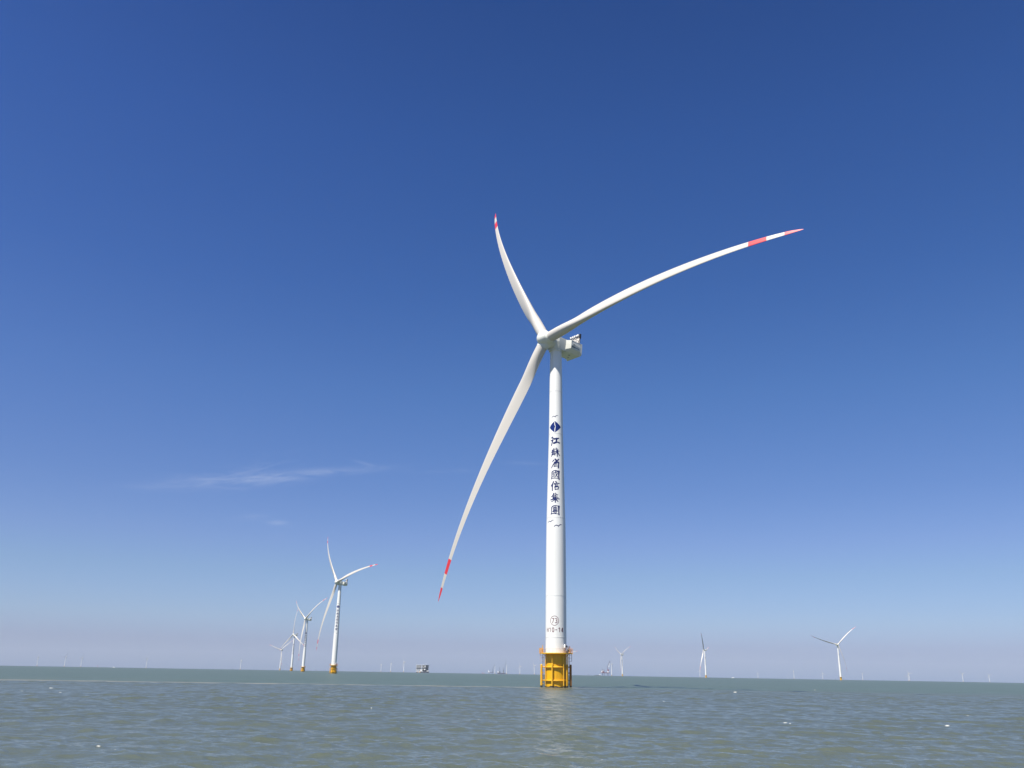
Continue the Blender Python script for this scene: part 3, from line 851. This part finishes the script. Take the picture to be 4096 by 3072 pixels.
def davit_mesh():
    mb = MB(); mb.cur = 0
    # slewing post and bowed dark arm, white hoist head, hose loop
    x, y = 3.15, -2.55
    mb.tube((x, y, 9.6), (x, y, 10.2), .30, 14)
    pts = [(x + .25, y, 10.0), (x + .27, y, 10.5), (x + .12, y, 11.0), (x - .2, y, 11.5), (x - .5, y, 11.75)]
    wd = [.26, .24, .22, .20, .16]
    for i in range(4): mb.tube(pts[i], pts[i + 1], wd[i], 10, wd[i + 1])
    loop = [(x + .5 + .05 * math.sin(a), y, 10.1 + 1.5 * a / 2.4) for a in (0, .4, .8, 1.2)]
    loop = [(x + .55, y - .1, 10.0), (x + .58, y - .1, 10.7), (x + .45, y - .1, 11.2), (x + .15, y - .1, 11.6), (x - .2, y - .1, 11.7)]
    mb.path(loop, .03, 6)
    mb.cur = 1
    mb.loft([[Vector((x - .72 + rr * math.cos(a), y + rr * math.sin(a), z)) for a in [2 * math.pi * k / 12 for k in range(12)]] for z, rr in ((10.95, .1), (11.05, .24), (11.5, .27), (11.85, .22), (12.0, .08))])
    mb.tube((x + .28, y - .25, 10.5), (x + .05, y - .25, 11.15), .06, 6)
    return mb.mesh('davit_crane', [M_DARK, M_WHITE])

ME = dict(tower=tower_mesh(), tower_plain=tower_mesh(False), blade=blade_mesh(), hub=hub_mesh(), nacelle=nacelle_mesh(), rack=rack_mesh(), rr=[rail_side_mesh(-3.4), rail_side_mesh(3.4)], nmark=nac_mark_mesh(),
          pile=pile_mesh(), plat=platform_mesh(), rail=railing_mesh(), gate=[gate_mesh(-1), gate_mesh(1)], cage=[cage_mesh(-1), cage_mesh(1)],
          land=[landing_mesh(-1), landing_mesh(1)], lad=[ladder_mesh(-1), ladder_mesh(1)], ring=[ring_mesh(5.62), ring_mesh(1.92)],
          pipes=[pipe_mesh(-3.2, .10, 7.3, .07), pipe_mesh(-1.3, .21, 6.4, .10), pipe_mesh(2.05, .16, 5.0, .10), pipe_mesh(3.05, .19, 6.2, .09, -2.2),
                 pipe_mesh(3.42, .13, 8.6, .10, -1.2), pipe_mesh(1.2, .16, 5.0, .10, 3.45), pipe_mesh(-2.0, .16, 5.0, .10, 3.05)],
          poles=[pole_mesh(-3.98, 11.75, M_ORANGE, M_ORANGE), pole_mesh(3.85, 11.6, M_YELP, M_RUST), pole_mesh(4.1, 11.45, M_YELP, M_PINK)], davit=davit_mesh())

def turbine(x, y, yaw, az, label, group=None, level=2, scale=1.0, face=0.0, rscale=1.0, tilt=8.0, z=None, feather=0.0):
    """level 2: everything; 1: lettering, no small steelwork; 0: bare tower, nacelle and rotor.
       yaw: upwind direction turned from -Y towards -X;  az: first blade clockwise from up, seen from upwind"""
    root = bpy.data.objects.new('wind_turbine', None); COL.objects.link(root)
    root.empty_display_size = 5
    root.location = (x, y, sea_z(x, y) if z is None else z); root.scale = (scale,) * 3
    tag(root, label, 'wind turbine', group)
    rz = Matrix.Rotation(face, 4, 'Z')
    p = lambda nm, me, par=root, mx=rz: link(nm, me, par, mtx=mx.copy())
    I = Matrix.Identity(4)
    p('monopile', ME['pile'])
    plat = p('work_platform', ME['plat'])
    if level >= 2:
        p('railing', ME['rail'], plat, I)
        for k in (0, 1):
            p('landing_gate', ME['gate'][k], plat, I); p('ladder_cage', ME['cage'][k], plat, I)
        for k in (0, 1):
            l_ = p('boat_landing', ME['land'][k]); p('ladder', ME['lad'][k], l_, I)
        for k in (0, 1): p('guard_ring', ME['ring'][k])
        for me in ME['pipes']: p('cable_pipe', me)
        for me in ME['poles']: p('marker_post', me, plat, I)
        p('davit_crane', ME['davit'], plat, I)
    tw = p('tower', ME['tower'] if level >= 1 else ME['tower_plain'])
    if level >= 1:
        p('emblem', MARKS['emblem'], tw, I)
        for i in range(7): p('tower_lettering', MARKS['char%d' % i], tw, I)
        for i in range(3): p('bird_mark', MARKS['bird%d' % i], tw, I)
    if level >= 2 and label.startswith('nearest'):
        p('number_ring', MARKS['ring'], tw, I); p('turbine_number', MARKS['73'], tw, I); p('code_lettering', MARKS['code'], tw, I)
    # nacelle frame
    n = Vector((-math.sin(yaw), -math.cos(yaw), 0))
    hub = Vector((n.x * OVER, n.y * OVER, HUBZ))
    # rotation that takes local -Y to n, then tilts the nose up
    Rz = Matrix.Rotation(-yaw, 4, 'Z'); Rt_ = Matrix.Rotation(-R_(tilt), 4, 'X')
    NM = Matrix.Translation(hub) @ Rz
    nac = p('nacelle', ME['nacelle'], root, NM @ Matrix.Rotation(-R_(min(tilt, 5)), 4, 'X'))
    if level >= 1:
        p('cooler_rack', ME['rack'], nac, I); p('maker_mark', ME['nmark'], nac, I)
        for me in ME['rr']: p('roof_rail', me, nac, I)
    RM = NM @ Rt_ @ Matrix.Rotation(-az, 4, 'Y').inverted()
    p('rotor_hub', ME['hub'], root, RM)
    for k in range(3):
        bm_ = NM @ Rt_ @ Matrix.Rotation(az + k * 2 * math.pi / 3, 4, 'Y')
        # local +Z must turn towards the viewer's right seen from upwind (+X in this frame is the right)
        p('rotor_blade', ME['blade'], root, bm_ @ Matrix.Rotation(-R_(feather), 4, 'Z') @ Matrix.Scale(rscale, 4))
    return root

# ---- the turbines
turbine(14.33, 265.0, R_(50.56), R_(-34.94), 'nearest and largest wind turbine, numbered 73 and H10-14, on a yellow foundation', level=2, tilt=9.68, z=0.0)
GA = 'turbines of the lettered row'
for x, y, yw, az, lab, lv, fc in [
    (-210.4, 1095.6, 50.3, 77.3, 'second largest wind turbine, rightmost of the leaning row on the left', 2, 0.15),
    (-433.1, 1918.2, 51.2, 59.2, 'wind turbine with two raised blades like a V, third largest in the left row', 2, 0.28),
    (-666.1, 2791.8, 45.0, 114.0, 'wind turbine in the left row with one blade straight up, left of the V-shaped one', 2, 0.35),
    (-1257.0, 5003.0, 15.0, 48.0, 'leftmost and smallest wind turbine of the leaning row, on an orange base', 1, 0.2),
    (604.6, 4738.8, 62.3, 59.1, 'small orange-based wind turbine with a Y-shaped rotor just right of the jack-up crane vessel', 1, .1),
    (809.7, 3681.2, 116.8, 36.1, 'right-hand wind turbine with a dark blade pointing up and a pale one hanging', 1, .75),
    (1057.4, 2864.6, 2.9, 45.4, 'largest wind turbine on the far right, dark blade stretched to the left', 1, .85),
    (318.4, 5068.6, 10.1, 72.1, 'distant wind turbine hidden behind the yellow foundation, one white blade showing', 1, .1)]:
    turbine(x, y, R_(yw), R_(az), lab, GA, lv, face=fc, rscale=0.93, tilt=7, feather={809.7: 75, 1057.4: 40}.get(x, 0))
GB = 'white turbines along the horizon'
for x, y, yw, az, lab in [
    (-6153, 11837.9, 57.7, 57.1, 'tiny wind turbine on the horizon, leftmost of all'),
    (-5082.5, 10381.9, 273.8, 27.4, 'tallest of the three tiny turbines at the far left, middle one'),
    (-5453.6, 11571.5, 266.4, 26.8, 'third tiny turbine from the left edge, right beside the tallest one'),
    (-4923.0, 12335.4, 82.9, 60.9, 'lone tiny turbine on the left with one bright blade up to the right'),
    (-3284.5, 11132.8, 263.2, 20.4, 'tiny turbine just left of the leaning row'),
    (-1943.3, 13929.9, 68.9, 109.5, 'first tiny turbine right of the leaning row, left of the substation'),
    (-1487.1, 11539.7, 258.5, 98.8, 'middle one of three tiny turbines left of the substation'),
    (-1175.7, 10279.7, 64.9, 83.6, 'tiny turbine standing next to the substation on its left'),
    (180.1, 12731.5, 64.0, 93.1, 'tiny turbine between the crane ship and the turbine beside the yellow foundation'),
    (355.6, 11813.4, 65.0, 79.8, 'tiny turbine just left of the yellow foundation'),
    (1031.5, 8916.0, 281.7, 28.1, 'turbine standing right behind the crane boom of the jack-up vessel'),
    (3255.0, 15261.1, 56.9, 1.4, 'tiny turbine under the hanging blade of the turbine with the dark raised blade'),
    (5368.7, 19347.9, 72.8, 98.1, 'smallest turbine, right of the little white boat'),
    (4218.6, 13293.4, 101.9, 111.8, 'slim tiny turbine with its rotor edge-on, second right of the white boat'),
    (6007.2, 17200.4, 61.1, 106.6, 'tiny turbine just left of the largest turbine on the far right'),
    (6188.7, 15734.9, 316.8, 62.2, 'tiny turbine just right of the largest turbine on the far right'),
    (6254.5, 14050.9, 71.3, 83.5, 'taller one of two overlapping tiny turbines near the right edge'),
    (7981.1, 17979.5, 63.7, 11.0, 'shorter one of two overlapping tiny turbines near the right edge'),
    (6585.3, 13059.6, 332.9, 68.6, 'second tiny turbine from the right edge'),
    (7847.1, 14701.8, 79.1, 80.8, 'rightmost tiny turbine on the horizon')]:
    r = math.hypot(x, y); s = min(1.0, 9000.0 / r)
    turbine(x * s, y * s, R_(yw), R_(az), lab, GB, 0, scale=s, rscale=0.93, tilt=7)

# two towers without a rotor: under construction beside the crane ships
def bare_tower(px, label, hpx):
    d = cam_ray(px, 2690); k = 9000.0 / math.hypot(d.x, d.y)
    x, y = d.x * k, d.y * k
    root = bpy.data.objects.new('turbine_tower', None); COL.objects.link(root); root.location = (x, y, sea_z(x, y))
    s = hpx / 3753.0 * 9000.0 / 104.0; root.scale = (s,) * 3
    tag(root, label, 'turbine tower', 'towers without blades')
    link('monopile', ME['pile'], root); link('tower', ME['tower_plain'], root)
    return root
bare_tower(1979.3, 'bare white tower without blades beside the left service vessel', 31)
bt = bare_tower(2026.3, 'bare white tower with a nacelle but no blades beside the dark crane ship', 34)
link('nacelle', ME['nacelle'], bt, mtx=Matrix.Translation((0, 0, HUBZ)) @ Matrix.Rotation(-1.4, 4, 'Z') @ Matrix.Translation((0, -OVER, 0)))

# ------------------------------------------------------------------ vessels and platforms far off
def place(name, px, dist, label, cat, group=None, rot=0.0, py=2700):
    d = cam_ray(px, py); k = dist / math.hypot(d.x, d.y)
    o = bpy.data.objects.new(name, None); COL.objects.link(o)
    x, y = d.x * k, d.y * k
    o.location = (x, y, sea_z(x, y)); o.rotation_euler = (0, 0, -math.atan2(x, y) + rot)
    tag(o, label, cat, group)
    return o
def U(dist): return dist / 3700.0       # metres per photo pixel at this distance near the horizon

# offshore substation: px 1662-1717 wide, 33 high
def substation():
    D = 5200.0; u = U(D); o = place('offshore_substation', 1689.5, D, 'boxy white and dark offshore substation platform standing on the sea', 'substation')
    Wd = 27.0 * u; m = MB()
    # jacket legs
    for x in (-.85, -.3, .3, .85):
        for y in (-.5, .5): m.tube((x * Wd, y * Wd, -12), (x * Wd, y * Wd, 4 * u), 3.2, 10)
    for x in (-.85, .3):
        for y in (-.5, .5): m.tube((x * Wd, y * Wd, 0), ((x + .55) * Wd, y * Wd, 8 * u), .7, 8)
    m.box((.35 * Wd, 0, 2.2 * u), (.62 * Wd, .5 * Wd, 1.5 * u))
    link('jacket', m.mesh('jacket', M_HULLR), o)
    decks = MB(); walls = MB(); dark = MB()
    zs = [4 * u, 11.5 * u, 18.5 * u, 24 * u, 29 * u]
    for i, z in enumerate(zs):
        decks.box((-.45 * Wd, 0, z), (Wd * .55, .62 * Wd, .75 * u)); dark.box((.55 * Wd, 0, z), (Wd * .44, .60 * Wd, .6 * u))
    for i in range(4):
        z0, z1 = zs[i], zs[i + 1]
        h_ = (z1 - z0) / 2 - .45 * u
        # left part: white module below, upper deck shade painted as dark boxes; right part: open dark steelwork
        (walls if i in (0,) else dark).box((-.58 * Wd, 0, (z0 + z1) / 2), (.36 * Wd, .50 * Wd, h_ * (.8 if i == 0 else .98)))
        dark.box((.38 * Wd, .1 * Wd, (z0 + z1) / 2), (.48 * Wd, .42 * Wd, h_ - .05))
        for x in (-.95, .35): decks.tube((x * Wd, -.6 * Wd, z0), (x * Wd, -.6 * Wd, z1), .35 * u, 6)
    walls.box((.33 * Wd, -.55 * Wd, zs[3] + 1.2 * u), (3.3 * u, 2 * u, 1.6 * u)); walls.box((.3 * Wd, -.6 * Wd, zs[1] + 1.0 * u), (3 * u, 2 * u, 2.2 * u))
    walls.box((-.2 * Wd, -.55 * Wd, zs[0] + 3.5 * u), (4.5 * u, 2.5 * u, 3.0 * u)); walls.box((.75 * Wd, -.6 * Wd, zs[0] + 2.8 * u), (4.0 * u, 1.5 * u, 1.6 * u))
    walls.box((.25 * Wd, -.4 * Wd, zs[2] + 1.0 * u), (5 * u, 5 * u, .5 * u))
    link('deck', decks.mesh('deck', M_WHITE, 0), o); link('module', walls.mesh('module', M_WHITE, 0), o); link('bay_and_deck_shade', dark.mesh('bay_and_deck_shade', M_STEELD, 0), o)
    c = MB(); c.tube((.15 * Wd, 0, zs[4]), (.15 * Wd, 0, zs[4] + 4 * u), .8 * u, 8); c.tube((.15 * Wd, 0, zs[4] + 3.5 * u), (.6 * Wd, 0, zs[4] + 5 * u), .3 * u, 6)
    link('deck_crane', c.mesh('deck_crane', M_WHITE), o)
    a = MB()
    for x in (-.8, -.05, .9): a.tube((x * Wd, 0, zs[4]), (x * Wd, 0, zs[4] + 7 * u), .10 * u, 5)
    link('antenna', a.mesh('antenna', M_GREY), o)
    s_ = MB()
    for x in (-.7, -.45, -.35): s_.box((x * Wd, -.62 * Wd, 2.2 * u), (1.2 * u, 1 * u, 1.5 * u))
    link('orange_gear', s_.mesh('orange_gear', M_ORANGE, 0), o)
substation()

def lattice(mb, p0, p1, wd, n, r):
    p0, p1 = Vector(p0), Vector(p1); d = p1 - p0; sd = Vector((0, 0, 1)).cross(d).normalized(); up = d.cross(sd).normalized()
    def pt(k, a): 
        f = k / n; wv = wd * (1 - .6 * f); return p0 + d * f + (sd * a[0] + up * a[1]) * wv
    cs = [(-1, -1), (1, -1), (1, 1), (-1, 1)]
    for a in cs: mb.tube(pt(0, a), pt(n, a), r, 5)
    for k in range(n):
        for i in range(4): mb.tube(pt(k, cs[i]), pt(k + 1, cs[(i + 1) % 4]), r * .7, 4)

def jackup():
    D = 6200.0; u = U(D); o = place('jack_up_crane_vessel', 2423, D, 'maroon jack-up vessel raised on four legs with a tall crane', 'jack-up vessel')
    m = MB()
    ext_pts = [(-20 * u, 13 * u), (-16 * u, 10 * u), (17 * u, 10 * u), (19.5 * u, 12.2 * u)]
    m.loft([[Vector((x, y, z)) for x, z in ext_pts] for y in (-9 * u, 9 * u)])
    m.box((-10 * u, 0, 15 * u), (3 * u, 5 * u, 2 * u))
    link('hull', m.mesh('hull', M_HULLR, 0), o)
    for x in (-12.5, -6.3, 6.3, 12.5):
        for y in ((-6 * u),):
            l_ = MB(); top = 23 * u if x == -6.3 else 14 * u
            if x == -12.5: top = 22 * u
            l_.tube((x * u, y, -14), (x * u, y, top), .85 * u, 10); link('jacking_leg', l_.mesh('jacking_leg', M_HULLD), o)
    q = MB(); q.box((-12 * u, 0, 16.0 * u), (3.4 * u, 4 * u, 3.0 * u)); q.box((-12.5 * u, 0, 21 * u), (1.6 * u, 2 * u, 1.8 * u)); q.box((-17 * u, 0, 14.5 * u), (1.6 * u, 3 * u, 1.6 * u)); q.box((9 * u, -2 * u, 15 * u), (2.4 * u, 3 * u, 3 * u))
    link('deckhouse', q.mesh('deckhouse', M_WHITE, 0), o)
    h = MB(); h.box((-12.4 * u, 0, 23.6 * u), (3 * u, 3 * u, .4 * u)); link('helideck', h.mesh('helideck', M_HULLR, 0), o)
    c = MB(); c.tube((10 * u, 0, 12 * u), (10 * u, 0, 19 * u), 2.2 * u, 12); c.box((10.2 * u, 0, 21.5 * u), (3 * u, 2.6 * u, 2.6 * u))
    lattice(c, (8.3 * u, 0, 22 * u), (6.2 * u, 0, 33 * u), .9 * u, 5, .25 * u)
    link('crane', c.mesh('crane', M_CRED, 0), o)
    bo = MB(); lattice(bo, (6.8 * u, -.5 * u, 33 * u), (17.2 * u, -.5 * u, 57 * u), 1.2 * u, 9, .28 * u); lattice(bo, (17.2 * u, -.5 * u, 57 * u), (19.0 * u, -.5 * u, 50 * u), .8 * u, 3, .2 * u)
    bo.tube((14 * u, 0, 23 * u), (16.5 * u, -.5 * u, 55 * u), .18 * u, 4)
    link('boom', bo.mesh('boom', M_HULLD, 0), o)
    b2 = MB(); lattice(b2, (12.4 * u, 0, 33 * u), (16.6 * u, 0, 49 * u), 1.0 * u, 5, .28 * u); b2.box((13 * u, 0, 35 * u), (1.1 * u, .8 * u, 2.5 * u)); link('white_boom', b2.mesh('white_boom', M_WHITE, 0), o)
jackup()

def liftboat():
    D = 7000.0; u = U(D); o = place('lift_boat', 1963, D, 'small lift vessel on thin legs left of the dark crane ship', 'lift boat')
    m = MB(); m.loft([[Vector((x, y, z)) for x, z in ((-11 * u, 5.6 * u), (-9.5 * u, 4 * u), (11.3 * u, 4 * u), (11.3 * u, 5.6 * u))] for y in (-5 * u, 5 * u)])
    link('hull', m.mesh('hull', M_HULLD, 0), o)
    for x in (-7, 4.5):
        l_ = MB(); l_.tube((x * u, 0, -10), (x * u, 0, 7 * u), .6 * u, 8); link('jacking_leg', l_.mesh('jacking_leg', M_HULLD), o)
    q = MB(); q.loft([[Vector((x, y, z)) for x, z in ((-11 * u, 5.7 * u), (-10.4 * u, 15 * u), (-9.6 * u, 15 * u), (-7.4 * u, 8 * u), (-3 * u, 7.5 * u), (-3 * u, 5.7 * u))] for y in (-3 * u, 3 * u)])
    link('deckhouse', q.mesh('deckhouse', M_WHITE, 0), o)
    c = MB(); c.box((8 * u, 0, 7 * u), (2 * u, 2 * u, 1.4 * u)); c.tube((8 * u, 0, 6 * u), (8 * u, 0, 14 * u), .8 * u, 8); lattice(c, (8 * u, 0, 13 * u), (6.8 * u, 0, 22 * u), .6 * u, 4, .2 * u)
    lattice(c, (8.2 * u, 0, 16 * u), (16.5 * u, 0, 39 * u), .6 * u, 8, .17 * u)
    link('crane', c.mesh('crane', M_STEELD, 0), o)
liftboat()

def crane_ship():
    D = 7000.0; u = U(D); o = place('crane_ship', 2006, D, 'dark blue-grey crane ship with two masts and a long raised boom', 'crane ship')
    m = MB(); m.loft([[Vector((x, y, z)) for x, z in ((-17.5 * u, 5.2 * u), (-16 * u, -4), (16 * u, -4), (17.5 * u, 3.8 * u), (-4 * u, 4.0 * u))] for y in (-5 * u, 5 * u)])
    link('hull', m.mesh('hull', M_HULLD, 0), o)
    a = MB(); lattice(a, (-7.5 * u, 0, 4 * u), (-8.4 * u, 0, 26 * u), 1.1 * u, 7, .25 * u); a.box((-8 * u, 0, 7 * u), (3.0 * u, 3 * u, 3 * u)); link('mast', a.mesh('mast', M_STEELD, 0), o)
    q = MB(); q.box((-14 * u, 0, 7.5 * u), (2.2 * u, 3 * u, 2.2 * u)); q.tube((-16 * u, 0, 5 * u), (-16.3 * u, 0, 13 * u), .5 * u, 6); q.box((7 * u, 0, 6 * u), (1.4 * u, 2 * u, 2 * u)); link('deckhouse', q.mesh('deckhouse', M_WHITE, 0), o)
    c = MB(); c.box((8 * u, 0, 7 * u), (2.8 * u, 2 * u, 3 * u)); lattice(c, (8.5 * u, 0, 8 * u), (5.4 * u, 0, 26 * u), .9 * u, 6, .25 * u); c.box((7.5 * u, 0, 13 * u), (2 * u, 1.4 * u, 1.2 * u)); link('crane', c.mesh('crane', M_STEELD, 0), o)
    b_ = MB(); lattice(b_, (9.5 * u, 0, 10 * u), (18.8 * u, 0, 53 * u), .8 * u, 12, .18 * u); link('boom', b_.mesh('boom', M_STEELD, 0), o)
crane_ship()

def barge():
    D = 7200.0; u = U(D); o = place('low_barge', 2390, D, 'low pale barge lying flat left of the jack-up vessel', 'barge')
    m = MB(); m.loft([[Vector((x, y, z)) for x, z in ((-13 * u, 1.6 * u), (-12 * u, -3), (13 * u, -3), (13.5 * u, 1.8 * u), (0, 2.6 * u))] for y in (-4 * u, 4 * u)])
    link('hull', m.mesh('hull', M_STEELD, 0), o)
    q = MB(); q.box((9 * u, 0, 3.2 * u), (2.6 * u, 2 * u, 1.4 * u)); q.tube((12 * u, 0, 1), (12 * u, 0, 5 * u), .5 * u, 6); link('deckhouse', q.mesh('deckhouse', M_WHITE, 0), o)
barge()

def white_boat(px, D, wdt, label):
    u = U(D); o = place('small_boat', px, D, label, 'boat')
    m = MB(); h_ = wdt / 2 * u
    m.loft([[Vector((x, y * (1 if abs(x) < h_ else .4), z)) for x, z in ((-h_, 1.0 * u), (-h_ * .85, -1), (h_ * .8, -1), (h_, 1.3 * u))] for y in (-1.5 * u, 1.5 * u)])
    link('hull', m.mesh('hull', M_WHITE, 0), o)
    q = MB(); q.loft([[Vector((x, y, z)) for x, z in ((-h_ * .45, .9 * u), (-h_ * .3, 2.4 * u), (h_ * .3, 2.6 * u), (h_ * .5, .9 * u))] for y in (-1.1 * u, 1.1 * u)])
    link('cabin', q.mesh('cabin', M_WHITE, 0), o)
white_boat(2931, 6000, 9, 'small white boat on the horizon right of the turbine with the dark raised blade')
white_boat(450, 6800, 8, 'small white and red boat on the horizon on the left')

def buoy(px, D, hgt, label, mt):
    u = U(D); o = place('channel_marker', px, D, label, 'marker', 'markers on the horizon')
    m = MB(); m.tube((0, 0, -2), (0, 0, 1.6 * u), .9 * u, 8); m.tube((0, 0, 1.6 * u), (0, 0, hgt * u), .45 * u, 6, .25 * u); m.box((0, 0, hgt * u), (.7 * u, .7 * u, .5 * u))
    link('marker_body', m.mesh('marker_body', mt, 0), o)
for px, hgt, lab, mt in [(385, 6, 'thin reddish marker on the horizon left of the small white and red boat', M_BUOY), (929, 6, 'dark marker on the horizon just left of the tiny turbine by the leaning row', M_HULLD),
                         (1262, 4, 'small marker on the horizon between the V-shaped turbine and the second largest', M_HULLD), (1299, 4, 'small marker on the horizon close to the left of the second largest turbine', M_HULLD),
                         (1353, 5, 'orange marker right beside the base of the second largest turbine', M_BUOY),
                         (1930, 6, 'left of two reddish markers left of the lift vessel', M_BUOY), (1936, 5, 'right of two reddish markers left of the lift vessel', M_BUOY),
                         (2354, 5, 'dark post between the yellow foundation and the low barge', M_HULLD), (3340, 3, 'tiny dark marker left of the largest turbine on the far right', M_HULLD)]:
    buoy(px, 6500, hgt, lab, mt)

# ------------------------------------------------------------------ haze
hz = MB(); hz.box((0, 0, 112.5), (13600, 13600, 127.5)); hm = bpy.data.materials.new('haze_air'); hm.use_nodes = True
hm.node_tree.nodes.clear(); T = NT(hm.node_tree)
vol = T.n('ShaderNodeVolumePrincipled'); vol.inputs['Color'].default_value = (0.80, 0.86, 1.0, 1); vol.inputs['Density'].default_value = 2.5e-5; vol.inputs['Anisotropy'].default_value = 0.2
out = T.n('ShaderNodeOutputMaterial'); T.l(vol.outputs[0], out.inputs['Volume'])
ho = link('haze', hz.mesh('haze', hm, 0)); tag(ho, kind='stuff', label='thin pale haze over the sea', cat='haze')
